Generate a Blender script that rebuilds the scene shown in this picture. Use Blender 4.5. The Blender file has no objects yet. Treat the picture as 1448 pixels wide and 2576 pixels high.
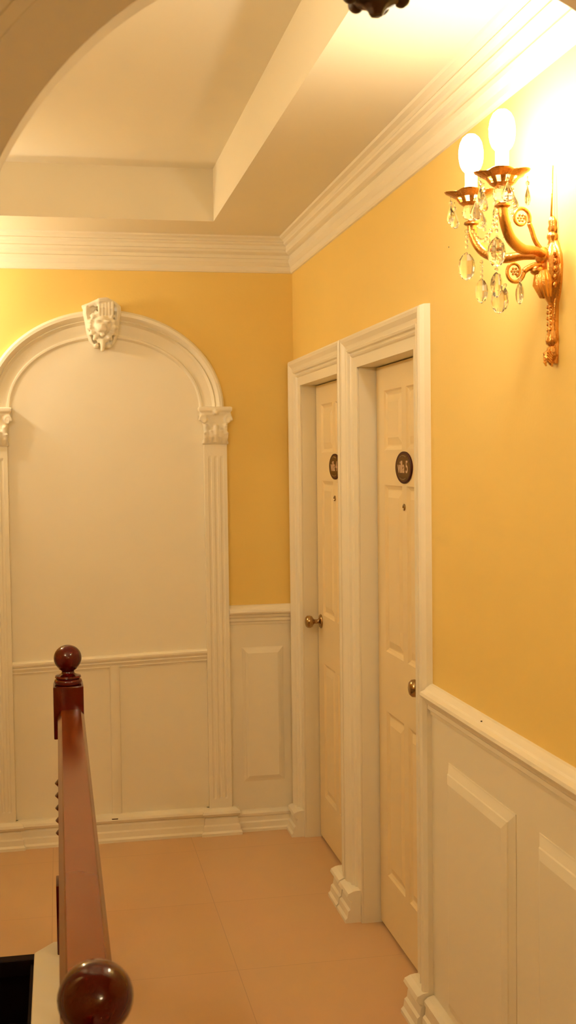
import bpy, bmesh, math, random
from mathutils import Vector, Matrix
PI = math.pi
random.seed(4)
sc = bpy.context.scene
col = sc.collection
# ------------------------------------------------------------------ dimensions (metres)
ZC = 2.655                     # ceiling
XL = -1.95                     # left wall
YN = -7.2                      # rear wall
XD = 0.0635                    # door leaf plane
ZO = 1.994                     # door opening height
D1 = (-0.174, -0.858)          # far door opening (far jamb, near jamb)
D2 = (-1.158, -1.825)          # near door opening
ACX = -0.834                   # blind arch axis on the back wall

# ------------------------------------------------------------------ materials
def mat(name, colr, rough=.5, metal=0., ior=1.45, noise=0., nscale=8., bump=0., bscale=60., coat=0., trans=0., spec=None):
    m = bpy.data.materials.new(name); m.use_nodes = True
    nt = m.node_tree; b = nt.nodes['Principled BSDF']
    b.inputs['Base Color'].default_value = (*colr, 1)
    b.inputs['Roughness'].default_value = rough
    b.inputs['Metallic'].default_value = metal
    b.inputs['IOR'].default_value = ior
    b.inputs['Coat Weight'].default_value = coat
    b.inputs['Transmission Weight'].default_value = trans
    if spec is not None: b.inputs['Specular IOR Level'].default_value = spec
    tc = nt.nodes.new('ShaderNodeTexCoord')
    if noise:
        n = nt.nodes.new('ShaderNodeTexNoise'); n.inputs['Scale'].default_value = nscale; n.inputs['Detail'].default_value = 4
        r = nt.nodes.new('ShaderNodeMix'); r.data_type = 'RGBA'
        r.inputs['A'].default_value = (*[c*(1-noise) for c in colr], 1)
        r.inputs['B'].default_value = (*[min(1, c*(1+noise)) for c in colr], 1)
        nt.links.new(tc.outputs['Object'], n.inputs['Vector'])
        nt.links.new(n.outputs['Fac'], r.inputs['Factor'])
        nt.links.new(r.outputs['Result'], b.inputs['Base Color'])
    if bump:
        n2 = nt.nodes.new('ShaderNodeTexNoise'); n2.inputs['Scale'].default_value = bscale; n2.inputs['Detail'].default_value = 3
        bp = nt.nodes.new('ShaderNodeBump'); bp.inputs['Strength'].default_value = bump; bp.inputs['Distance'].default_value = .004
        nt.links.new(tc.outputs['Object'], n2.inputs['Vector'])
        nt.links.new(n2.outputs['Fac'], bp.inputs['Height'])
        nt.links.new(bp.outputs['Normal'], b.inputs['Normal'])
    return m

M = {}
WHITE = (.84, .765, .60)
M['white'] = mat('cream_white_paint', WHITE, .42, noise=.02, nscale=3, bump=.04)
M['ceil'] = mat('ceiling_paint', WHITE, .8, noise=.02, nscale=2, bump=.06, spec=.2)
M['plaster'] = mat('white_plaster', WHITE, .5, bump=.15, bscale=120)
M['yellow'] = mat('yellow_wall_paint', (.82, .59, .18), .6, noise=.03, nscale=2.5, bump=.1, bscale=90, spec=.3)
M['door'] = mat('door_paint', (.84, .68, .40), .35, noise=.02, nscale=3)
M['shadow'] = mat('painted_gap_shade', (.05, .025, .012), .9)  # dark colour standing in for the shade inside narrow gaps
M['wood'] = mat('dark_red_stained_wood', (.085, .003, .0015), .09, ior=1.5, noise=.15, nscale=14)
M['railwood'] = mat('varnished_handrail_wood', (.155, .028, .001), .18, ior=1.45, noise=.06, nscale=10)
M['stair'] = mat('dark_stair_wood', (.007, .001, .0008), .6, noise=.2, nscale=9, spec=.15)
M['gold'] = mat('gilt_brass', (.74, .37, .10), .24, 1., noise=.15, nscale=60, bump=.25, bscale=300)
M['brass'] = mat('antique_brass', (.40, .27, .13), .22, 1.)
M['keyshade'] = mat('shade_painted_keystone', (.055, .022, .006), .5, noise=.2, nscale=30)  # near keystone, darkened in colour for its unlit side
M['crystal'] = mat('cut_crystal', (1, .97, .92), .01, ior=1.52, trans=1.)
M['candle'] = mat('cream_candle_sleeve', (.9, .82, .62), .35)
M['signbg'] = mat('sign_brown', (.12, .055, .006), .5, spec=.15)
M['signrim'] = mat('sign_dark_rim', (.05, .006, .003), .45, spec=.15)
M['signtxt'] = mat('sign_lettering', (.62, .42, .26), .4)
M['black'] = mat('near_black', (.01, .006, .004), .4)

def bulbmat(power):
    m = bpy.data.materials.new('lit_bulb_glass'); m.use_nodes = True
    nt = m.node_tree; nt.nodes.clear()
    o = nt.nodes.new('ShaderNodeOutputMaterial'); e = nt.nodes.new('ShaderNodeEmission')
    e.inputs['Color'].default_value = (1, .905, .715, 1); e.inputs['Strength'].default_value = power
    nt.links.new(e.outputs[0], o.inputs[0]); return m
M['bulb'] = bulbmat(130)

def floormat():
    m = mat('glazed_floor_tiles', (.5, .3, .15), .38, spec=.35)
    nt = m.node_tree; b = nt.nodes['Principled BSDF']
    tc = nt.nodes['Texture Coordinate']
    mp = nt.nodes.new('ShaderNodeMapping'); mp.inputs['Location'].default_value = (1.1, .24, 0)
    br = nt.nodes.new('ShaderNodeTexBrick'); br.offset = 0
    br.inputs['Scale'].default_value = 1; br.inputs['Brick Width'].default_value = .6; br.inputs['Row Height'].default_value = .6
    br.inputs['Mortar Size'].default_value = .0016; br.inputs['Mortar Smooth'].default_value = .3
    br.inputs['Color1'].default_value = (.68, .44, .245, 1); br.inputs['Color2'].default_value = (.665, .425, .235, 1)
    br.inputs['Mortar'].default_value = (.54, .345, .205, 1)
    n = nt.nodes.new('ShaderNodeTexNoise'); n.inputs['Scale'].default_value = 3; n.inputs['Detail'].default_value = 6
    mx = nt.nodes.new('ShaderNodeMix'); mx.data_type = 'RGBA'; mx.blend_type = 'MULTIPLY'; mx.inputs['Factor'].default_value = .12
    nt.links.new(tc.outputs['Object'], mp.inputs[0]); nt.links.new(mp.outputs[0], br.inputs['Vector'])
    nt.links.new(tc.outputs['Object'], n.inputs['Vector'])
    nt.links.new(br.outputs['Color'], mx.inputs['A']); nt.links.new(n.outputs['Color'], mx.inputs['B'])
    nt.links.new(mx.outputs['Result'], b.inputs['Base Color'])
    return m
M['floor'] = floormat()

M['railwood'].node_tree.nodes['Principled BSDF'].inputs['Specular Tint'].default_value = (1, .62, .25, 1)
# ------------------------------------------------------------------ mesh helpers
def link(name, bm, m, parent=None, smooth=False, norm=True):
    if norm: bmesh.ops.recalc_face_normals(bm, faces=bm.faces[:])
    me = bpy.data.meshes.new(name); bm.to_mesh(me); bm.free()
    o = bpy.data.objects.new(name, me); col.objects.link(o)
    if m is not None: me.materials.append(m)
    if smooth:
        for p in me.polygons: p.use_smooth = True
    if parent is not None:
        o.parent = parent
    return o

def autosmooth(o, ang=40):
    for p in o.data.polygons: p.use_smooth = True
    me = o.data
    bm = bmesh.new(); bm.from_mesh(me)
    for e in bm.edges:
        if len(e.link_faces) == 2 and e.calc_face_angle(0) > math.radians(ang): e.smooth = False
    bm.to_mesh(me); bm.free(); return o

def box(bm, a, b, bev=0.):
    vs = [bm.verts.new((x, y, z)) for x in (a[0], b[0]) for y in (a[1], b[1]) for z in (a[2], b[2])]
    F = [(0, 1, 3, 2), (4, 6, 7, 5), (0, 4, 5, 1), (2, 3, 7, 6), (0, 2, 6, 4), (1, 5, 7, 3)]
    fs = [bm.faces.new([vs[i] for i in f]) for f in F]
    if bev:
        es = {e for f in fs for e in f.edges}
        bmesh.ops.bevel(bm, geom=list(es), offset=bev, segments=2, affect='EDGES', profile=.6)
    return vs

def rings(bm, rs, closed=True, caps=True):
    """rs: list of rings (lists of 3D points, same count)."""
    R = [[bm.verts.new(p) for p in r] for r in rs]
    n = len(R[0])
    for a, b in zip(R, R[1:]):
        for i in range(n if closed else n-1):
            j = (i+1) % n
            bm.faces.new((a[i], a[j], b[j], b[i]))
    if caps and closed:
        bm.faces.new(R[0]); bm.faces.new(list(reversed(R[-1])))
    return R

def lathe(bm, prof, c=(0, 0, 0), n=24, axis='z', sx=1., sy=1., mod=None):
    """prof: (r, h) list along axis."""
    rs = []
    for r, h in prof:
        ring = []
        for i in range(n):
            t = 2*PI*i/n; rr = max(r, 1e-5)*(mod(t, h) if mod else 1)
            a, b = rr*math.cos(t)*sx, rr*math.sin(t)*sy
            p = {'z': (a, b, h), 'x': (h, a, b), 'y': (a, h, b)}[axis]
            ring.append((p[0]+c[0], p[1]+c[1], p[2]+c[2]))
        rs.append(ring)
    return rings(bm, rs)

def sphere(bm, c, r, s=(1, 1, 1), u=16, v=10, rot=None):
    mt = Matrix.Translation(c) @ (rot or Matrix.Identity(4)) @ Matrix.Diagonal((s[0], s[1], s[2], 1))
    bmesh.ops.create_uvsphere(bm, u_segments=u, v_segments=v, radius=r, matrix=mt)

def tube(bm, pts, rads, n=10, flat=1.):
    pts = [Vector(p) for p in pts]
    if not hasattr(rads, '__len__'): rads = [rads]*len(pts)
    rs = []; ref = None
    for i, p in enumerate(pts):
        t = (pts[min(i+1, len(pts)-1)]-pts[max(i-1, 0)]).normalized()
        if ref is None:
            ref = Vector((0, 0, 1)) if abs(t.z) < .9 else Vector((1, 0, 0))
        a = (ref - t*ref.dot(t)).normalized(); b = t.cross(a); ref = a
        rs.append([tuple(p + a*math.cos(2*PI*k/n)*rads[i] + b*math.sin(2*PI*k/n)*rads[i]*flat) for k in range(n)])
    return rings(bm, rs)

def bez(ctrl, n=20):
    """Catmull-Rom through the control points."""
    P = [Vector(c) for c in ctrl]; P = [P[0]*2-P[1]] + P + [P[-1]*2-P[-2]]
    out = []
    segs = len(P)-3
    for s in range(segs):
        a, b, c, d = P[s:s+4]
        for k in range(n//segs + 1):
            t = k/(n//segs + 1)
            out.append(.5*((2*b)+(-a+c)*t+(2*a-5*b+4*c-d)*t*t+(-a+3*b-3*c+d)*t**3))
    out.append(P[-2]); return out

def fuse(o, size):
    m = o.modifiers.new('fuse', 'REMESH'); m.mode = 'VOXEL'; m.voxel_size = size; m.use_smooth_shade = True
    s = o.modifiers.new('soften', 'SMOOTH'); s.factor = .5; s.iterations = 2
    return o

def empty(name, loc=(0, 0, 0), rz=0.):
    o = bpy.data.objects.new(name, None); col.objects.link(o)
    o.location = loc; o.rotation_euler = (0, 0, rz); o.empty_display_size = .05
    return o

def tag(o, label, cat, group=None):
    o['label'] = label; o['category'] = cat
    if group: o['group'] = group
    return o

def struct(o, label=None):
    o['kind'] = 'structure'
    if label: o['label'] = label
    return o

# ------------------------------------------------------------------ room shell
# floor with the rectangular stair opening
OX = -1.155; OY = -1.19        # right and far edge of the stair opening
bm = bmesh.new()
box(bm, (XL-.2, OY, -.2), (.4, .2, 0)); box(bm, (OX, YN, -.2), (.4, OY, 0)); box(bm, (XL-.2, YN, -.2), (OX, -5.6, 0))
struct(link('floor', bm, M['floor']), 'large beige glazed floor tiles on the landing')

bm = bmesh.new()
cx0, cx1, cy0, cy1, zt = -1.56, -.397, -3.35, -.348, 2.868
box(bm, (XL-.2, cy1, ZC), (.2, .2, ZC+.1)); box(bm, (XL-.2, YN, ZC), (.2, cy0, ZC+.1))
box(bm, (cx1, cy0, ZC), (.2, cy1, ZC+.1)); box(bm, (XL-.2, cy0, ZC), (cx0, cy1, ZC+.1))
box(bm, (cx0-.1, cy0-.1, zt), (cx1+.1, cy1+.1, zt+.05))
box(bm, (cx1, cy0-.1, ZC+.1), (cx1+.08, cy1+.1, zt)); box(bm, (cx0-.08, cy0-.1, ZC+.1), (cx0, cy1+.1, zt))
box(bm, (cx0, cy1, ZC+.1), (cx1, cy1+.08, zt)); box(bm, (cx0, cy0-.08, ZC+.1), (cx1, cy0, zt))
bmesh.ops.remove_doubles(bm, verts=bm.verts[:], dist=1e-5)
struct(link('ceiling', bm, M['ceil']), 'white ceiling with a long recessed tray')

ZW = 1.0                       # top of the white dado on the yellow walls
bm = bmesh.new()
g_ = .018
for y0, y1 in ((.2, D1[0]+g_), (D1[1]-g_, D2[0]+g_), (D2[1]-g_, YN)):
    box(bm, (0, y1, 0), (.2, y0, ZC+.1))
for y0, y1 in (D1, D2):
    box(bm, (0, y1-g_, ZO+g_), (.2, y0+g_, ZC+.1))
wr = struct(link('wall_right', bm, M['yellow']), 'yellow painted wall with two doors')
for c, r in (((0, -2.135, 2.238), .0022),):
    bm = bmesh.new(); sphere(bm, c, r, (.5, 1, 1), 8, 6); link('speck', bm, M['black'], wr)

bm = bmesh.new(); box(bm, (XL-.2, 0, 0), (.2, .2, ZC+.1))
struct(link('wall_back', bm, M['yellow']), 'yellow painted end wall')
bm = bmesh.new(); box(bm, (XL-.2, YN, -2.6), (XL, .2, ZC+.1))
struct(link('wall_left', bm, M['yellow']))
bm = bmesh.new(); box(bm, (XL-.2, YN-.2, -2.6), (.4, YN, ZC+.1))
struct(link('wall_rear', bm, M['yellow']))
# stairwell lining and flight of dark steps
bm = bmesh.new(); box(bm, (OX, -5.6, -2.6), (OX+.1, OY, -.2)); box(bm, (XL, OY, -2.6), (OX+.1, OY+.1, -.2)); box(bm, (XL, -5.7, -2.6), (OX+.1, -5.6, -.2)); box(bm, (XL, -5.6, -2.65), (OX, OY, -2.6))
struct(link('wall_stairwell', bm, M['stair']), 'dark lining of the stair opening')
bm = bmesh.new()
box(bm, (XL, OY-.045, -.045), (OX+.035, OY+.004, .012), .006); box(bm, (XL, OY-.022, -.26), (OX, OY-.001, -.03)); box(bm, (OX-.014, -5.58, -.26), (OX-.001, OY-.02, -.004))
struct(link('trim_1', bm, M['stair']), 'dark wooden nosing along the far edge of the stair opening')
st = empty('staircase', (-1.55, OY-.02, -.2)); tag(st, 'dark stained wooden stairs descending in the opening left of the white curb', 'staircase')
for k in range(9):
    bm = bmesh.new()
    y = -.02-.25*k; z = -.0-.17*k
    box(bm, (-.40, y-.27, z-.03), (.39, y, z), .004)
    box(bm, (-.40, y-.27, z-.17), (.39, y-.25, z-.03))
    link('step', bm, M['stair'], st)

# ---- crown moulding running round the room
CP = [(0, 2.503), (.006, 2.505), (.010, 2.512), (.010, 2.530), (.013, 2.534), (.020, 2.548), (.020, 2.562), (.0145, 2.566), (.0145, 2.580),
      (.024, 2.584), (.033, 2.590), (.036, 2.600), (.032, 2.604), (.035, 2.618), (.045, 2.624), (.048, 2.630), (.045, 2.634), (.052, 2.642), (.066, 2.648), (.070, 2.6555), (0, 2.6555)]
bm = bmesh.new()
yc = -3.56
fr = [lambda p, z: (-p, yc, z), lambda p, z: (-p, -p, z), lambda p, z: (XL+p, -p, z), lambda p, z: (XL+p, yc, z)]
rings(bm, [[f(*q) for q in CP] for f in fr])
struct(link('trim_2', bm, M['white']), 'stepped white crown moulding under the ceiling')

# ---- chair rails
RP = [(0, .932), (.008, .934), (.010, .945), (.016, .950), (.016, .962), (.022, .968), (.026, .980), (.036, .984), (.040, .992), (.038, 1.000), (.026, 1.005), (.022, 1.010), (.008, 1.020), (0, 1.022)]
def run(name, prof, rs, m, label=None, parent=None):
    bm = bmesh.new(); rings(bm, [[f(*q) for q in prof] for f in rs])
    o = link(name, bm, m, parent)
    if parent is None: struct(o, label)
    return o
yN = D2[1]-.145
run('trim_3', RP, [lambda p, z: (-p, yN, z), lambda p, z: (-p, YN, z)], M['white'], 'white chair rail on the right wall')
run('trim_4', RP, [lambda p, z: (-.309, -p, z), lambda p, z: (0, -p, z)], M['white'], 'short white chair rail beside the corner')
run('trim_5', RP, [lambda p, z: (-1.36, -p, z), lambda p, z: (XL+p, -p, z), lambda p, z: (XL+p, -3.5, z)], M['white'], 'white chair rail on the left')
bm = bmesh.new(); sphere(bm, (-.021, -2.42, 1.0125), .0026, (1, 1, .6), 8, 6)
s = link('speck', bm, M['black'], wr)

# ---- dado boards (white below the chair rail)
bm = bmesh.new(); box(bm, (-.004, YN, 0), (.0, yN, .96)); struct(link('trim_6', bm, M['white']), 'white dado on the right wall')
bm = bmesh.new(); box(bm, (-.309, -.004, 0), (0, 0, .96)); struct(link('trim_7', bm, M['white']), 'narrow white dado between arch and corner')
bm = bmesh.new(); box(bm, (XL, -.004, 0), (-1.36, 0, .96)); box(bm, (XL, -3.5, -.3), (XL+.004, 0, .96)); struct(link('trim_8', bm, M['white']))

def raised(name, axis, a0, a1, z0, z1, bw=.035, h=.016, label=None):
    """raised field panel; axis 'x' lies on the right wall, 'y' on the back wall"""
    bm = bmesh.new()
    def P(a, z, d): return (-d-.003, a, z) if axis == 'x' else (a, -d-.003, z)
    def R(i, d): return [P(a0+i, z0+i, d), P(a1-i, z0+i, d), P(a1-i, z1-i, d), P(a0+i, z1-i, d)]
    rings(bm, [R(-.004, 0), R(-.004, .003), R(0, .004), R(bw*.45, h*.55), R(bw*.5, h*.7), R(bw, h)])
    struct(link(name, bm, M['white']), label)
n = 9
ys = [(-2.125, -2.600), (-2.745, -3.22), (-3.365, -3.84), (-3.985, -4.46), (-4.6, -5.08)]
for y0, y1 in ys:
    raised('trim_%d' % n, 'x', y1, y0, .135, .826, bw=.042, h=.022, label='white raised dado panel on the right wall, %s' % ('next to the nearer door' if n == 9 else 'farther along from the doors')); n += 1
raised('trim_%d' % n, 'y', -.248, -.068, .225, .826, bw=.022, h=.014, label='tall white raised panel between arch and corner'); n += 1

# ---- baseboards
BP = [(0, 0), (.042, 0), (.042, .012), (.036, .018), (.034, .040), (.028, .046), (.026, .064), (.030, .070), (.030, .080), (.020, .088), (.006, .092), (0, .092)]
def scale_prof(P, sx, sz): return [(p*sx, z*sz) for p, z in P]
run('baseboard_right', scale_prof(BP, 1.15, 1.2), [lambda p, z: (-p, yN-.005, z), lambda p, z: (-p, YN, z)], M['white'], 'white baseboard on the right wall')
run('baseboard_back', BP, [lambda p, z: (-.30, -p, z), lambda p, z: (-.02, -p, z)], M['white'], 'white baseboard between arch and corner')
PB = [(0, 0), (.064, 0), (.064, .012), (.056, .020), (.053, .042), (.045, .048), (.042, .070), (.036, .078), (.050, .086), (.056, .096), (.052, .106), (.034, .114), (.02, .116), (0, .116)]

# ---- doors
def door(idx, far, near, knob_y, lab):
    root = empty('door_%d' % idx, (XD, (far+near)/2, 0)); struct(root, lab)
    cy = (far+near)/2
    def par(o):
        o.parent = root; o.matrix_parent_inverse = Matrix.Translation((-XD, -cy, 0)); return o
    # leaf: six raised panels sunk in a flat face
    y0, y1 = near+.004, far-.006      # near, far edge
    W = y1-y0
    bm = bmesh.new()
    colsx = [(y1-.095, y1-.305), (y1-.355, y1-.565)]
    rows = [(.205, .79), (1.0, 1.58), (1.70, 1.905)]
    ylines = sorted({y0, y1} | {round(v, 5) for c in colsx for v in c}); zl = sorted({.012, ZO-.004} | {v for r in rows for v in r})
    def isp(ya, yb, za, zb):
        return any(abs(ya-c[1]) < 1e-4 and abs(yb-c[0]) < 1e-4 for c in colsx) and any(abs(za-r[0]) < 1e-4 and abs(zb-r[1]) < 1e-4 for r in rows)
    for ya, yb in zip(ylines, ylines[1:]):
        for za, zb in zip(zl, zl[1:]):
            def R(i, d): return [(XD+d, ya+i, za+i), (XD+d, yb-i, za+i), (XD+d, yb-i, zb-i), (XD+d, ya+i, zb-i)]
            if isp(ya, yb, za, zb):
                L = [R(0, 0), R(.006, .005), R(.014, .009), R(.018, .009), R(.042, .001)]
                V = [[bm.verts.new(p) for p in r] for r in L]
                for a, b in zip(V, V[1:]):
                    for i in range(4): bm.faces.new((a[i], a[(i+1) % 4], b[(i+1) % 4], b[i]))
                bm.faces.new(V[-1])
            else:
                bm.faces.new([bm.verts.new(p) for p in R(0, 0)])
    bmesh.ops.remove_doubles(bm, verts=bm.verts[:], dist=1e-5)
    for e in [e for e in bm.edges if e.is_boundary]: pass
    ret = bmesh.ops.extrude_edge_only(bm, edges=[e for e in bm.edges if e.is_boundary])
    for v in [g for g in ret['geom'] if isinstance(g, bmesh.types.BMVert)]: v.co.x = XD+.035
    par(link('door_leaf', bm, M['door']))
    # dark sheet painted as the shade in the gap round the leaf
    bm = bmesh.new(); box(bm, (XD+.012, near, 0), (XD+.016, far, ZO)); par(link('gap', bm, M['shadow']))
    # frame: jambs, head and profiled casing
    bm = bmesh.new()
    jx = .0005
    box(bm, (jx, far, 0), (.2, far+.02, ZO)); box(bm, (jx, near-.02, 0), (.2, near, ZO)); box(bm, (jx, near-.02, ZO), (.2, far+.02, ZO+.02))
    CPf = [(0, 0), (0, .006), (.045, .008), (.050, .013), (.056, .016), (.060, .012), (.066, .014), (.071, .022), (.080, .025), (.084, .020), (.100, .024), (.118, .032), (.130, .034), (.139, .030), (.144, .018), (.145, 0)]
    wf, wn, hh = (.148, .145, .80) if idx == 1 else (.147, .145, .80)
    k1, k2 = wf/.145, wn/.145
    rr = [lambda w, d: (-d, far+w*k1, 0), lambda w, d: (-d, far+w*k1, ZO+w*hh), lambda w, d: (-d, near-w*k2, ZO+w*hh), lambda w, d: (-d, near-w*k2, 0)]
    rings(bm, [[f(*q) for q in CPf] for f in rr])
    par(link('door_frame', bm, M['white']))
    # plinth blocks at the feet of the casing
    for a, b in ((far+.012, far+wf), (near-wn, near-.012)):
        bm = bmesh.new(); e = .001
        lo, hi = min(a, b), max(a, b)
        def ringsq(q):
            p, z = q; g = p-.045
            return [(.0, lo-max(g, -.02)*(1 if (lo < near) else 0), z), (-p, lo-max(g, -.02)*(1 if (lo < near) else 0), z), (-p, hi, z), (0, hi, z)]
        rings(bm, [[(x, y, z) for x, y, z in ((0, lo+e, q[1]), (-q[0], lo+e, q[1]), (-q[0], hi-e, q[1]), (0, hi-e, q[1]))] for q in PB[1:-1]])
        par(link('plinth_block', bm, M['white']))
    # knob
    bm = bmesh.new()
    prof = [(.0, 0), (.030, 0), (.031, -.003), (.026, -.008), (.014, -.011), (.0095, -.016), (.0095, -.030), (.014, -.036), (.024, -.042), (.0275, -.052), (.0265, -.062), (.020, -.069), (.010, -.072), (0, -.072)]
    lathe(bm, prof, (XD, knob_y, .968), 28, 'x')
    k = par(link('door_knob', bm, M['brass'], smooth=True)); k['label'] = 'round brass door knob'
    bm = bmesh.new(); lathe(bm, [(0, 0), (.0115, 0), (.0115, -.003), (.007, -.005), (.0065, -.002), (0, -.002)], (XD, cy-.003, 1.511), 16, 'x')
    par(link('peephole', bm, M['brass'], smooth=True))
    return root
door(1, D1[0], D1[1], -.236, 'cream panelled door nearer the corner, knob on its far edge')
door(2, D2[0], D2[1], -1.762, 'cream panelled door nearer the camera, knob beside the chair rail')

# ---- door signs
def sign(cy, txt, lab):
    root = empty('door_sign', (XD, cy, 1.641)); tag(root, lab, 'sign', 'round signs on the doors')
    w, h = .090, .053
    w, h = .0585, .0525
    bm = bmesh.new(); lathe(bm, [(0, 0), (1, 0), (1, -.004), (.95, -.0055), (.86, -.0055), (.85, -.0045), (0, -.0045)], (0, 0, 0), 48, 'x')
    for v in bm.verts: v.co.y *= SW; v.co.z *= SH
    link('rim', bm, M['signrim'], root)
    bm = bmesh.new(); lathe(bm, [(0, -.003), (.87, -.003), (.87, -.005), (0, -.005)], (0, 0, 0), 48, 'x')
    for v in bm.verts: v.co.y *= SW; v.co.z *= SH
    link('face', bm, M['signbg'], root)
    # thin ornamental arcs at top and bottom
    for s in (1, -1):
        bm = bmesh.new()
        pts = [(-.0055, math.sin(t)*SW*.72, s*math.cos(t)*SH*.74) for t in [(-.55+1.1*i/10) for i in range(11)]]
        tube(bm, pts, .0016, 6); link('ornament', bm, M['signrim2'], root)
    cu = bpy.data.curves.new('lettering', 'FONT'); cu.body = txt; cu.align_x = 'CENTER'; cu.align_y = 'CENTER'
    cu.size = .047; cu.extrude = .0006; cu.offset = .0006; cu.space_character = .95
    tmp = bpy.data.objects.new('tmp', cu); col.objects.link(tmp); bpy.context.view_layer.update()
    me = bpy.data.meshes.new_from_object(tmp.evaluated_get(bpy.context.evaluated_depsgraph_get())); bpy.data.objects.remove(tmp)
    t = bpy.data.objects.new('lettering', me); col.objects.link(t); me.materials.clear(); me.materials.append(M['signtxt'])
    t.parent = root; t.location = (-.0058, 0, .0); t.rotation_euler = (PI/2, 0, -PI/2); t.scale = (1.12, 1.2, 1)
    t['label'] = 'pale lettering reading %s' % txt
M['signrim2'] = mat('sign_scroll', (.22, .12, .045), .4)
SW, SH = .092, .0525
sign(-.528, 'villa 4', 'dark oval sign reading villa 4 on the door nearer the corner')
sign(-1.498, 'villa 5', 'dark oval sign reading villa 5 on the door nearer the camera')

# ------------------------------------------------------------------ blind arch on the back wall
arch = empty('wall_arch', (ACX, 0, 0)); tag(arch, 'white moulded blind arch on the yellow end wall with carved keystone and fluted pilasters', 'arch')
SPR = 1.905                    # springing height
def apar(o):
    o.parent = arch; o.matrix_parent_inverse = Matrix.Translation((-ACX, 0, 0)); return o
RI, RO = .405, .515
RZ_I, RZ_O = .300, .425       # vertical semi-axes
# white field inside the arch
bm = bmesh.new()
outl = [(ACX+.46, 0), (ACX+.46, SPR)] + [(ACX+.45*math.cos(t), SPR+.36*math.sin(t)) for t in [PI*i/40 for i in range(1, 40)]] + [(ACX-.46, SPR), (ACX-.46, 0)]
rings(bm, [[(x, -.004, z) for x, z in outl], [(x, 0.001, z) for x, z in outl]])
apar(link('field', bm, M['white']))
# moulding: profile across (0 inner .. 1 outer, protrusion)
AP = [(0, 0), (0, .008), (.06, .014), (.12, .014), (.16, .007), (.22, .008), (.30, .012), (.52, .016), (.58, .022), (.62, .030), (.66, .024), (.70, .032), (.80, .044), (.90, .044), (.97, .034), (1., .018), (1., 0)]
bm = bmesh.new(); rs = []
for i in range(65):
    t = PI*i/64
    ring = []
    for w, d in AP:
        rx = RI+(RO-RI)*w; rz = RZ_I+(RZ_O-RZ_I)*w
        ring.append((ACX+rx*math.cos(t), -d, SPR+rz*math.sin(t)))
    rs.append(ring)
rings(bm, rs); autosmooth(apar(link('arch_moulding', bm, M['plaster'])), 25)
# pilasters
for s in (1, -1):
    xi, xo = ACX+s*.423, ACX+s*.524
    x0, x1 = min(xi, xo), max(xi, xo)
    pil = empty('pilaster', ((x0+x1)/2, 0, 0)); apar(pil)
    def ppar(o):
        o.parent = pil; o.matrix_parent_inverse = Matrix.Translation((-(x0+x1)/2, 0, 0)); return o
    bm = bmesh.new()
    # shaft outline with three flutes
    sec = [(x0, 0), (x0, -.030)]
    for k in range(3):
        c = x0+(x1-x0)*(.24+.26*k)
        sec += [(c-.0075, -.030), (c-.005, -.0275), (c, -.0265), (c+.005, -.0275), (c+.0075, -.030)]
    sec += [(x1, -.030), (x1, 0)]
    def flat(z): return [(x, (y if y in (0, -.030) else -.030), z) for x, y in sec]
    def flut(z): return [(x, y, z) for x, y in sec]
    rings(bm, [flat(.11), flat(.155), flut(.163), flut(1.68), flat(1.694), flat(1.75)])
    ppar(link('shaft', bm, M['plaster']))
    # capital
    bm = bmesh.new()
    cx = (x0+x1)/2; w = (x1-x0)/2
    prof = [(w+.006, .030, 1.742), (w+.008, .036, 1.748), (w+.004, .034, 1.760), (w-.004, .036, 1.775), (w+.000, .040, 1.81), (w+.006, .046, 1.845), (w+.016, .05, 1.868), (w+.020, .052, 1.876), (w+.014, .052, 1.884), (w+.022, .058, 1.890), (w+.024, .058, 1.905), (w+.018, .056, 1.909)]
    rings(bm, [[(cx-a, 0, z), (cx-a, -d, z), (cx, -d-(.006 if z > 1.87 else .002), z), (cx+a, -d, z), (cx+a, 0, z)] for a, d, z in prof])
    for q in (-1, 1):
        # corner volutes
        for k in range(22):
            t = k/21*2.6*PI; r = .021*(1-k/26)
            sphere(bm, (cx+q*(w+.012-.004)+q*(-.004)+r*math.cos(t)*q*.8, -.052, 1.852+r*math.sin(t)), .0062, u=8, v=6)
        # acanthus leaves
        for hgt, xx, ww in ((.05, .018, .014), (.072, .040, .012), (.04, .046, .010)):
            tube(bm, [(cx+q*xx, -.034, 1.755), (cx+q*xx, -.046, 1.755+hgt*.5), (cx+q*(xx+.003), -.052, 1.755+hgt), (cx+q*(xx+.006), -.062, 1.755+hgt-.004)], [ww*.7, ww, ww*.8, ww*.4], 8)
    tube(bm, [(cx, -.034, 1.755), (cx, -.050, 1.79), (cx, -.056, 1.825), (cx, -.066, 1.822)], [.014, .016, .012, .007], 8)
    sphere(bm, (cx, -.060, 1.885), .013, (1, .8, 1))
    ppar(fuse(link('capital', bm, M['plaster']), .0038))
    # plinth
    bm = bmesh.new()
    rings(bm, [[(x0-.040+(.064-p)*.7, 0, z), (x0-.040+(.064-p)*.7, -p-.006, z), (x1+.040-(.064-p)*.7, -p-.006, z), (x1+.040-(.064-p)*.7, 0, z)] for p, z in PB[1:-1]])
    ppar(link('plinth', bm, M['white']))
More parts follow.
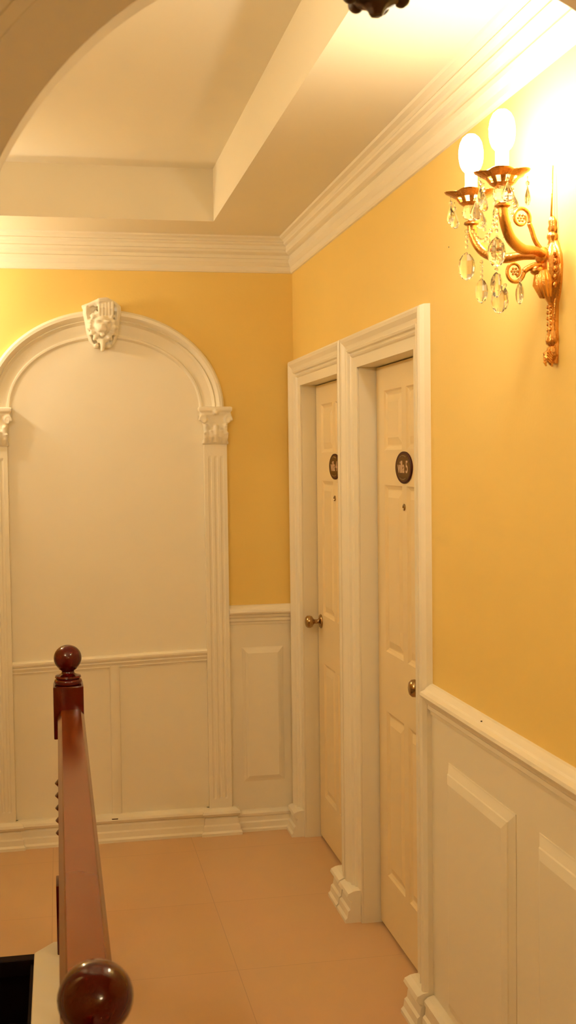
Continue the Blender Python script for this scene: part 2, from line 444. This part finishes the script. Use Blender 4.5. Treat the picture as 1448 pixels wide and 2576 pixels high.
# base, rail and centre stile inside the arch
bm = bmesh.new(); rings(bm, [[(ACX-.425, -p*.86, z) for p, z in PB], [(ACX+.425, -p*.86, z) for p, z in PB]]); apar(link('baseboard', bm, M['white']))
RL = [(0, -.040), (.006, -.040), (.008, -.034), (.012, -.030), (.010, -.026), (.014, -.018), (.018, -.012), (.016, -.006), (.022, -.002), (.026, .006), (.026, .014), (.018, .020), (0, .022)]
bm = bmesh.new(); rings(bm, [[(ACX-.424, -p, .788+z) for p, z in RL], [(ACX+.424, -p, .812+z) for p, z in RL]]); apar(link('panel_rail', bm, M['white']))
bm = bmesh.new()
sx = -.820
rings(bm, [[(sx+.022*math.cos(t), -.004-.014*math.sin(t)**.6, z) for t in [PI*i/12 for i in range(13)]] for z in (.098, .775)])
apar(link('stile', bm, M['white']))
bm = bmesh.new(); rings(bm, [[(sx-.012+.014*math.cos(t), -.0465, .105-.008*abs(math.sin(t))*s) for t in [PI*i/10 for i in range(11)] for s in (1,)] , [(sx-.012+.014*math.cos(t), -.044, .105-.008*abs(math.sin(t))) for t in [PI*i/10 for i in range(11)]]]); apar(link('stile_foot_shade', bm, M['shadow']))  # dark crescent painted as the shadow under the rounded stile
# carved keystone with a lion mask
bm = bmesh.new()
kx = -.846
pl = []
for z, a, d in ((2.165, .035, .028), (2.19, .055, .034), (2.22, .066, .040), (2.27, .074, .048), (2.31, .082, .055), (2.34, .080, .060), (2.352, .060, .058)):
    pl.append([(kx-a, 0, z), (kx-a, -d, z), (kx-a*.82, -d-.012, z), (kx-a*.6, -d+.006, z), (kx, -d+.008, z), (kx+a*.6, -d+.006, z), (kx+a*.82, -d-.012, z), (kx+a, -d, z), (kx+a, 0, z)])
rings(bm, pl)
S = sphere
S(bm, (kx, -.052, 2.258), .042, (1, .9, 1.15))             # head
S(bm, (kx-.004, -.092, 2.243), .020, (1.1, 1, .9))         # muzzle
S(bm, (kx-.004, -.106, 2.252), .008, (1.3, .8, .8))        # nose
S(bm, (kx-.014, -.098, 2.236), .011); S(bm, (kx+.007, -.098, 2.236), .011)
S(bm, (kx, -.088, 2.216), .012, (1.1, 1, .8))              # chin
for q in (-1, 1):
    S(bm, (kx+q*.019, -.086, 2.272), .0105, (1.3, .8, .6)) # brow
    S(bm, (kx+q*.036, -.062, 2.298), .014, (1, .6, 1.1))   # ear
    for k in range(6):                                     # mane locks
        t = -.95+k*.42
        tube(bm, [(kx+q*.036*math.cos(t), -.056, 2.255+.045*math.sin(t)), (kx+q*.053*math.cos(t), -.066, 2.255+.058*math.sin(t)), (kx+q*.066*math.cos(t), -.052, 2.255+.072*math.sin(t))], [.012, .011, .006], 8)
    S(bm, (kx+q*.028, -.050, 2.172), .011); S(bm, (kx+q*.013, -.056, 2.196), .013)
for k in range(5):                                         # fluted crest above the brow
    x = kx-.012+.014*k
    tube(bm, [(x, -.070, 2.30), (x, -.082, 2.330), (x, -.070, 2.352), (x, -.040, 2.366)], [.005, .0075, .0075, .006], 8)
tube(bm, [(kx-.03, -.06, 2.342), (kx-.012, -.072, 2.362), (kx+.02, -.066, 2.366), (kx+.052, -.055, 2.352), (kx+.075, -.05, 2.338)], [.012, .013, .013, .011, .008], 8)
tube(bm, [(kx-.085, -.050, 2.335), (kx-.05, -.062, 2.345), (kx-.02, -.066, 2.358)], [.009, .011, .012], 8)
tube(bm, [(kx, -.060, 2.20), (kx, -.062, 2.17), (kx-.002, -.056, 2.150)], [.014, .011, .008], 8)
S(bm, (kx-.002, -.060, 2.154), .009)
o = apar(fuse(link('keystone', bm, M['plaster']), .0035)); o['label'] = 'carved lion mask keystone'

# ------------------------------------------------------------------ near archway (soffit crossing the top of the view)
AY0, AY1 = -3.625, -3.575
acx, acz, ar = -.5845, 1.7895, .588
bm = bmesh.new()
def archring(y):
    pts = []
    pts += [(acx-ar, y, -.3)]
    pts += [(acx-ar*math.cos(t), y, acz+ar*math.sin(t)) for t in [PI*i/72 for i in range(73)]]
    pts += [(acx+ar, y, 0)]
    return pts
inn = archring(0)
ys2 = (AY0, AY1)
vf = [[bm.verts.new((p[0], y, p[2])) for p in inn] for y in ys2]
def outer(p, i):
    if i == 0: return (-1.33, -.3)
    if i == len(inn)-1: return (.05, 0)
    if 1 <= i <= 73:
        t = (i-1)/72
        return (-1.33+(1.38)*t, ZC+.02)
vo = [[bm.verts.new((outer(p, i)[0], y, outer(p, i)[1])) for i, p in enumerate(inn)] for y in ys2]
L = len(inn)
for i in range(L-1):
    if i == 0:
        pass
    for k in (0, 1):
        bm.faces.new((vf[k][i], vf[k][i+1], vo[k][i+1], vo[k][i]))
    bm.faces.new((vf[0][i], vf[0][i+1], vf[1][i+1], vf[1][i]))
    bm.faces.new((vo[0][i], vo[0][i+1], vo[1][i+1], vo[1][i]))
box(bm, (XL, AY0, 1.9), (-1.32, AY1, ZC+.02))
struct(link('wall_front', bm, M['ceil']), 'plain plaster archway crossing the top of the view')
# raised band following the arch on the near face
bm = bmesh.new(); rs = []
for i in range(73):
    t = PI*i/72
    rs.append([(acx-r*math.cos(t), AY0-d, acz+r*math.sin(t)) for r, d in ((ar+.075, -.002), (ar+.078, .003), (ar+.094, .004), (ar+.100, -.002))])
rings(bm, rs); struct(link('trim_%d' % n, bm, M['ceil']), 'shallow band along the near archway'); n += 1
# its carved keystone, with the backlit shade painted into its colour
kk = empty('arch_ornament', (-.607, -3.600, 2.272)); tag(kk, 'lobed keystone ornament at the top of the near archway, its shade painted dark', 'ornament')
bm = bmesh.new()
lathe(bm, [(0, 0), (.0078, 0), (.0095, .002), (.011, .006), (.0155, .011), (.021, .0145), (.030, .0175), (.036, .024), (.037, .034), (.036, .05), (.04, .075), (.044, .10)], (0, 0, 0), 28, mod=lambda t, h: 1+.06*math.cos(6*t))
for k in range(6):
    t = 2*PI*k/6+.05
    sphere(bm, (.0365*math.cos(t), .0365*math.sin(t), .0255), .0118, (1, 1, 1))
autosmooth(link('finial', bm, M['keyshade'], kk), 60)
bm = bmesh.new(); box(bm, (-.05, -.055, .085), (.05, .055, .2), .012); link('block', bm, M['keyshade'], kk)

# ------------------------------------------------------------------ balustrade
BX = -1.020
bal = empty('balustrade', (BX, -2.5, 0)); tag(bal, 'dark red wooden balustrade with varnished handrail and ball-topped newels on a white curb', 'balustrade')
def bpar(o, p=None, c=(BX, -2.5, 0)):
    o.parent = bal if p is None else p; o.matrix_parent_inverse = Matrix.Translation([-v for v in c]); return o
FY, NY = -1.27, -3.765
ZF = .055
# curb with chamfered far end
bm = bmesh.new()
pl = [(-.93, -5.6), (-.93, OY-.02), (-1.095, OY-.02), (-1.155, -1.285), (-1.155, -5.6)]
rings(bm, [[(x, y, 0) for x, y in pl], [(x, y, ZF-.004) for x, y in pl], [(x*1+(.003 if x < -1 else -.003), y, ZF) for x, y in pl]])
bpar(link('curb', bm, M['white']))['label'] = 'white painted curb under the rail'
# handrail: flat top, chamfered shoulders
HP = [(-.030, .797), (-.036, .805), (-.036, .815), (-.043, .824), (-.043, .842), (-.033, .862), (-.030, .865), (.031, .865), (.034, .862), (.042, .845), (.043, .824), (.036, .815), (.036, .805), (.030, .797)]
bm = bmesh.new(); rings(bm, [[(-1.020+a, FY-.045, z) for a, z in HP], [(-1.015+a, NY+.045, z) for a, z in HP]])
o = bpar(link('handrail', bm, M['railwood'])); o['label'] = 'varnished brown handrail, paler than the newels'
def newel(x, y):
    root = empty('newel_post', (x, y, 0)); root.parent = bal; root.matrix_parent_inverse = Matrix.Translation((-BX, 2.5, 0))
    bm = bmesh.new(); h = .049
    def sq(a, z0, z1, b=.004):
        box(bm, (-a, -a, z0), (a, a, z1), b)
    sq(.053, ZF, .285); sq(h, .768, .940)
    prof = [(.040, .284), (.040, .292), (.034, .300), (.030, .305), (.040, .318), (.0425, .327), (.040, .335), (.030, .342), (.037, .352), (.037, .358), (.028, .368), (.024, .395), (.028, .415)]
    for k in range(5):
        c = .446+.0415*k
        prof += [(.026, c-.020), (.040, c-.012), (.0505, c), (.040, c+.012), (.026, c+.020)]
    prof += [(.024, .645), (.026, .70), (.030, .735), (.036, .742), (.036, .750), (.030, .757), (.034, .769)]
    lathe(bm, prof, (0, 0, 0), 28)
    autosmooth(link('post', bm, M['wood'], root), 35)
    bm = bmesh.new()
    fp = [(.036, .939), (.044, .943), (.046, .951), (.043, .957), (.038, .960), (.043, .964), (.041, .970), (.030, .973), (.022, .977), (.020, .983), (.023, .988), (.028, .990), (.030, .993)]
    for k in range(15):
        t = -.88+k*(PI/2+.88)/14
        fp.append((.0455*math.cos(t), 1.0275+.0445*math.sin(t)*(1. if t < 0 else .97)))
    lathe(bm, fp, (0, 0, 0), 40)
    autosmooth(link('finial', bm, M['wood'], root), 45)
newel(-1.027, FY); newel(-1.013, NY)
def baluster(y):
    bm = bmesh.new(); a = .020
    box(bm, (-a, -a, ZF), (a, a, .24), .002); box(bm, (-a, -a, .70), (a, a, .80), .002)
    prof = [(.018, .239), (.018, .245), (.013, .252), (.019, .262), (.019, .268), (.012, .276), (.014, .30), (.021, .35), (.022, .39), (.017, .45), (.013, .52), (.011, .60), (.012, .66), (.018, .672), (.018, .679), (.013, .686), (.018, .694), (.018, .701)]
    lathe(bm, prof, (0, 0, 0), 16)
    o = autosmooth(link('baluster', bm, M['wood'], bal), 35); o.location = (0, y+2.5, 0); return o
b0 = baluster(FY-.13)
for k in range(1, 17):
    c = b0.copy(); col.objects.link(c); c.location = (0, b0.location.y-.142*k, 0)
# ------------------------------------------------------------------ wall sconce (local frame: x out of the wall, z up)
def make_sconce():
    root = empty('wall_sconce')
    Z0 = 2.05                                            # local z = world z - Z0
    def z(v): return v-Z0
    # backplate
    bm = bmesh.new()
    prof = [(.003, z(1.868)), (.009, z(1.872)), (.014, z(1.884)), (.012, z(1.897)), (.009, z(1.905)), (.015, z(1.910)), (.0165, z(1.918)), (.0125, z(1.934)), (.0100, z(1.940)), (.0095, z(1.99)), (.012, z(1.998)), (.019, z(2.008)), (.027, z(2.030)), (.031, z(2.055)), (.030, z(2.075)), (.028, z(2.09)), (.022, z(2.105)), (.012, z(2.118)), (.009, z(2.128)), (.013, z(2.134)), (.013, z(2.139)), (.0075, z(2.145)), (.011, z(2.153)), (.008, z(2.160)), (.0095, z(2.168)), (.006, z(2.177)), (.002, z(2.180))]
    lathe(bm, prof, (.008, 0, 0), 32, sx=.85, sy=1.05, mod=lambda t, h: 1+.07*math.cos(8*t))
    pl = [(0, .088), (.018, .070), (.033, .045), (.037, .022), (.034, -.005), (.026, -.035), (.016, -.055), (.013, -.11), (.015, -.14), (.010, -.182)]
    ol = [(y_, z_) for y_, z_ in pl] + [(-y_, z_) for y_, z_ in reversed(pl[1:])]
    rings(bm, [[(0, a, b) for a, b in ol], [(.006, a, b) for a, b in ol], [(.010, a*.85, b*.95) for a, b in ol]])
    for q in (-1, 1):                                    # cast leaf work
        tube(bm, bez([(.012, q*.010, .075), (.020, q*.024, .060), (.022, q*.030, .040), (.014, q*.035, .022)], 8), [.005]*30, 6) if False else None
        for k in range(5):
            sphere(bm, (.016, q*(.033-.001*k), .045-.016*k), .0058, (.8, 1, 1.2), 8, 6)
        for k in range(4):
            tube(bm, [(.012, q*.003, -.152-.006*k), (.022, q*.010, -.160-.006*k), (.016, q*.015, -.170-.005*k)], [.003, .0038, .002], 6)
        for k in range(6):
            sphere(bm, (.0155, q*.0068, -.062-.012*k), .0036, (1, 1, 1.2), 8, 6)
    tube(bm, [(.014, 0, -.15), (.022, .004, -.168), (.016, .010, -.182), (.010, .002, -.187)], [.006, .007, .005, .002], 8)
    sphere(bm, (.030, 0, .045), .017, (1, 1, 1.15)); sphere(bm, (.040, 0, .014), .016, (1.1, 1, .7))
    for k in range(8):                                   # petals under the hub
        t = -PI/2+PI*k/7
        tube(bm, [(.028+.012*math.cos(t), .018*math.sin(t), .012), (.026+.017*math.cos(t), .024*math.sin(t), -.015), (.020+.012*math.cos(t), .016*math.sin(t), -.042)], [.006, .0075, .003], 6)
    autosmooth(link('backplate', bm, M['gold'], root), 50)
    # spire wire above
    bm = bmesh.new(); tube(bm, [(.010, 0, z(2.176)), (.008, 0, z(2.23)), (.006, 0, z(2.285))], [.0026, .002, .0012], 8)
    link('spire', bm, M['gold'], root, True)
    zc = z(2.230)
    def crystal(parent, p, kind='pear', L=.040, w=.013, yaw=0.):
        bm = bmesh.new()
        if kind == 'pear':
            prof = [(0, 0), (.12, -.03), (.22, -.10), (.45, -.25), (.78, -.45), (.98, -.62), (1., -.72), (.90, -.84), (.62, -.94), (0, -1)]
        else:
            prof = [(0, 0), (.5, -.12), (.88, -.3), (1., -.52), (.88, -.75), (.5, -.93), (0, -1)]
        lathe(bm, [(r*w, h*L) for r, h in prof], (0, 0, 0), 10, sy=1., sx=.45)
        o = link('crystal', bm, M['crystal'], parent); o.location = p; o.rotation_euler = (0, 0, yaw); return o
    def strand(parent, p, n=3, r=.0042, gap=.011):
        bm = bmesh.new()
        for k in range(n):
            sphere(bm, (p[0], p[1], p[2]-gap*k), r, (1, 1, 1), 8, 6)
        return link('bead_strand', bm, M['crystal'], parent, True)
    for s in (1, -1):
        cx, cy = .155, s*.090
        arm = empty('arm', (0, 0, 0)); arm.parent = root
        dirv = Vector((cx, cy, 0)).normalized()
        # S-curved arm
        path = bez([(.028, s*.006, z(2.095)), (.062, s*.030, z(2.100)), (.098, s*.054, z(2.098)), (.132, s*.076, z(2.115)), (.151, s*.088, z(2.150)), (cx, cy, z(2.178))], 22)
        nn = len(path)
        bm = bmesh.new(); tube(bm, path, [.0075+.0035*math.sin(PI*i/nn*1.1)+.004*(i/nn)**3 for i in range(nn)], 10)
        lathe(bm, [(.0105, 0), (.0165, .004), (.0155, .008), (.006, .011)], (cx, cy, z(2.172)), 16)
        autosmooth(link('stem', bm, M['gold'], arm), 60)
        # crystal ball under the pan
        bm = bmesh.new(); lathe(bm, [(.004, 0), (.013, .003), (.019, .010), (.021, .018), (.019, .026), (.013, .033), (.004, .036)], (cx, cy, z(2.183)), 12)
        link('crystal_ball', bm, M['crystal'], arm)
        # pierced drip pan
        bm = bmesh.new(); N = 40
        R0, R1, R2 = [], [], []
        zz = z(2.215)
        for k in range(N):
            t = 2*PI*k/N; lob = abs(math.cos(2.5*t+.3))
            def pt(r, h): return bm.verts.new((cx+r*math.cos(t), cy+r*math.sin(t), zz+h))
            rr = .043+.014*lob**1.5
            R0.append([pt(.008, .000), pt(.017, -.0005), pt(.026, .006), pt(.034, .0165), pt(rr, .024+.002*lob), pt(rr+.002, .026+.003*lob)])
        for k in range(N):
            a, b = R0[k], R0[(k+1) % N]
            for i in range(5):
                if i == 2 and k % 4 in (1, 2): continue          # piercings
                bm.faces.new((a[i], b[i], b[i+1], a[i+1]))
        bmesh.ops.recalc_face_normals(bm, faces=bm.faces[:])
        o = link('drip_pan', bm, M['gold'], arm); o.modifiers.new('thick', 'SOLIDIFY').thickness = .0018
        # candle sleeve and bulb
        bm = bmesh.new(); lathe(bm, [(.013, 0), (.0150, .001), (.0150, .010), (.0135, .012), (.0135, .062), (.0125, .066), (.006, .066)], (cx, cy, z(2.222)), 24)
        autosmooth(link('candle_sleeve', bm, M['candle'], arm), 50)
        bm = bmesh.new(); lathe(bm, [(.011, 0), (.0150, .003), (.0200, .009), (.0240, .019), (.0262, .032), (.0262, .046), (.0235, .062), (.0175, .074), (.0095, .081), (.0, .083)], (cx, cy, z(2.286)), 24)
        o = link('bulb', bm, M['bulb'], arm, True); o['label'] = 'lit white oval bulb'
        # drops around the pan
        for k in range(5):
            t = 2*PI*(k+.12)/5
            p = (cx+.050*math.cos(t), cy+.050*math.sin(t), z(2.232))
            bm = bmesh.new(); tube(bm, [p, (p[0], p[1], p[2]-.012)], .0008, 5); sphere(bm, (p[0], p[1], p[2]-.014), .0045, u=8, v=6)
            link('hook', bm, M['crystal'], arm, True)
            crystal(arm, (p[0], p[1], p[2]-.018), 'pear', .040, .0135, t)
        # strand and oval pendant under the arm
        strand(arm, (.167, s*.088, z(2.160)), 4)
        crystal(arm, (.167, s*.088, z(2.116)), 'oval', .062, .0195, 1.2)
    # two open scrolls on the axis of the bracket
    for c0, sc_, tw in (((.078, 0, z(2.173)), .020, 1), ((.093, 0, z(2.061)), .021, -1)):
        bm = bmesh.new(); pts = []; dirv = Vector((1, 0, 0))
        for k in range(34):
            t = k/33; ang = (1.15*PI-2.35*PI*t)*tw if tw == 1 else (1.0*PI+2.35*PI*t)*1
            r = sc_*(1.0-.5*t)
            pts.append(Vector(c0) + dirv*(r*math.cos(ang)) + Vector((0, 0, r*math.sin(ang)*1.15)))
        tube(bm, pts, [.0046*(1-.4*k/33) for k in range(34)], 8)
        for k in range(6):
            t = 2*PI*k/6; sphere(bm, Vector(c0)+dirv*(.0064*math.cos(t))+Vector((0, 0, .0064*math.sin(t))), .0030, u=8, v=6)
        sphere(bm, c0, .003, u=8, v=6)
        if tw == 1: tube(bm, bez([pts[0], (.055, 0, z(2.150)), (.046, 0, z(2.125)), (.030, 0, z(2.105))], 10), .0055, 8)
        else: tube(bm, bez([pts[0], (.066, 0, z(2.066)), (.050, 0, z(2.074)), (.030, 0, z(2.078))], 10), .0065, 8)
        link('scroll', bm, M['gold'], root, True)
    # garland between the two arms
    for f in (.0, 1.):
        bm = bmesh.new()
        for k in range(15):
            t = k/14; y = -.09+.18*t
            sphere(bm, (.160-.03*f, y, z(2.180)-(.055+.02*f)*math.sin(PI*t)), .0045, u=8, v=6)
        link('bead_garland', bm, M['crystal'], root, True)
    for (x, y, zc_, L, w, yw, nb) in ((.150, -.043, 2.026, .054, .0155, .7, 4), (.150, .043, 2.026, .054, .0155, 1.9, 4), (.128, 0, 2.000, .056, .0175, 1.3, 3),
                                  (.098, .040, 2.010, .048, .015, .05, 1), (.098, -.040, 2.010, .048, .015, 3.0, 1), (.132, 0, 2.095, .046, .016, .5, 2)):
        zt = z(zc_)+L/2
        crystal(root, (x, y, zt), 'oval', L, w, yw)
        strand(root, (x, y, zt+.004+.010*(nb-1)), nb, gap=.010)
    return root

def copy_tree(o, parent=None):
    c = o.copy(); col.objects.link(c); c.parent = parent
    for ch in list(o.children): copy_tree(ch, c)
    return c
sn = make_sconce()
sn.location = (0, -2.823, 2.05); sn.rotation_euler = (0, 0, PI)
tag(sn, 'gilt two-armed crystal wall sconce with lit bulbs on the yellow wall right of the doors', 'wall lamp')
LAMPS = [((XL, -3.05, 2.05), 0., 205, 'unseen gilt crystal sconce added as fill light on the left wall, above the stairs'),  # added out of view to brighten the right wall and dado
         ((XL, -.27, 2.05), 0., 170, 'gilt crystal wall sconce on the left wall, beside the blind arch'),
         ((0, -6.75, 2.05), PI, 230, 'unseen gilt crystal sconce added as fill light on the right wall behind the near archway')]  # added behind the camera for ambient light
def rebulb(o, m):
    for ch in o.children:
        if ch.name.startswith('bulb'):
            ch.data = ch.data.copy(); ch.data.materials[0] = m
        rebulb(ch, m)
for loc, rz, power, lab in LAMPS:
    c = copy_tree(sn); c.location = loc; c.rotation_euler = (0, 0, rz); c['label'] = lab
    rebulb(c, bulbmat(power))
# ------------------------------------------------------------------ camera
F, yaw, pit, rol = 2932.93, .1936, -.0445, -.0123
fw = Vector((math.sin(yaw)*math.cos(pit), math.cos(yaw)*math.cos(pit), math.sin(pit)))
rt = Vector((math.cos(yaw), -math.sin(yaw), 0)); up = rt.cross(fw)
R = rt*math.cos(rol)+up*math.sin(rol); U = up*math.cos(rol)-rt*math.sin(rol)
cd = bpy.data.cameras.new('camera'); cam = bpy.data.objects.new('camera', cd); col.objects.link(cam)
mw = Matrix((R, U, -fw)).transposed().to_4x4(); mw.translation = Vector((-1.0436, -5.1603, 1.67)); cam.matrix_world = mw
cd.sensor_fit = 'VERTICAL'; cd.sensor_height = 36; cd.sensor_width = 36*1448/2576; cd.lens = 36*F/2576
cd.clip_start = .05
cd.dof.use_dof = True; cd.dof.focus_distance = 3.6; cd.dof.aperture_fstop = 9
sc.camera = cam

# ------------------------------------------------------------------ world and view
w = bpy.data.worlds.new('world'); sc.world = w; w.use_nodes = True
w.node_tree.nodes['Background'].inputs[0].default_value = (.9, .6, .3, 1); w.node_tree.nodes['Background'].inputs[1].default_value = .02
vs = sc.view_settings; vs.view_transform = 'Standard'; vs.look = 'None'; vs.gamma = 1; vs.exposure = 0.53; vs.use_curve_mapping = False
sc.cycles.use_denoising = True
sc.cycles.use_adaptive_sampling = True; sc.cycles.adaptive_threshold = .05; sc.cycles.adaptive_min_samples = 16
sc.cycles.use_light_tree = False; sc.cycles.max_bounces = 9; sc.cycles.diffuse_bounces = 5; sc.cycles.transmission_bounces = 8; sc.cycles.glossy_bounces = 5
sc.cycles.sample_clamp_indirect = 10
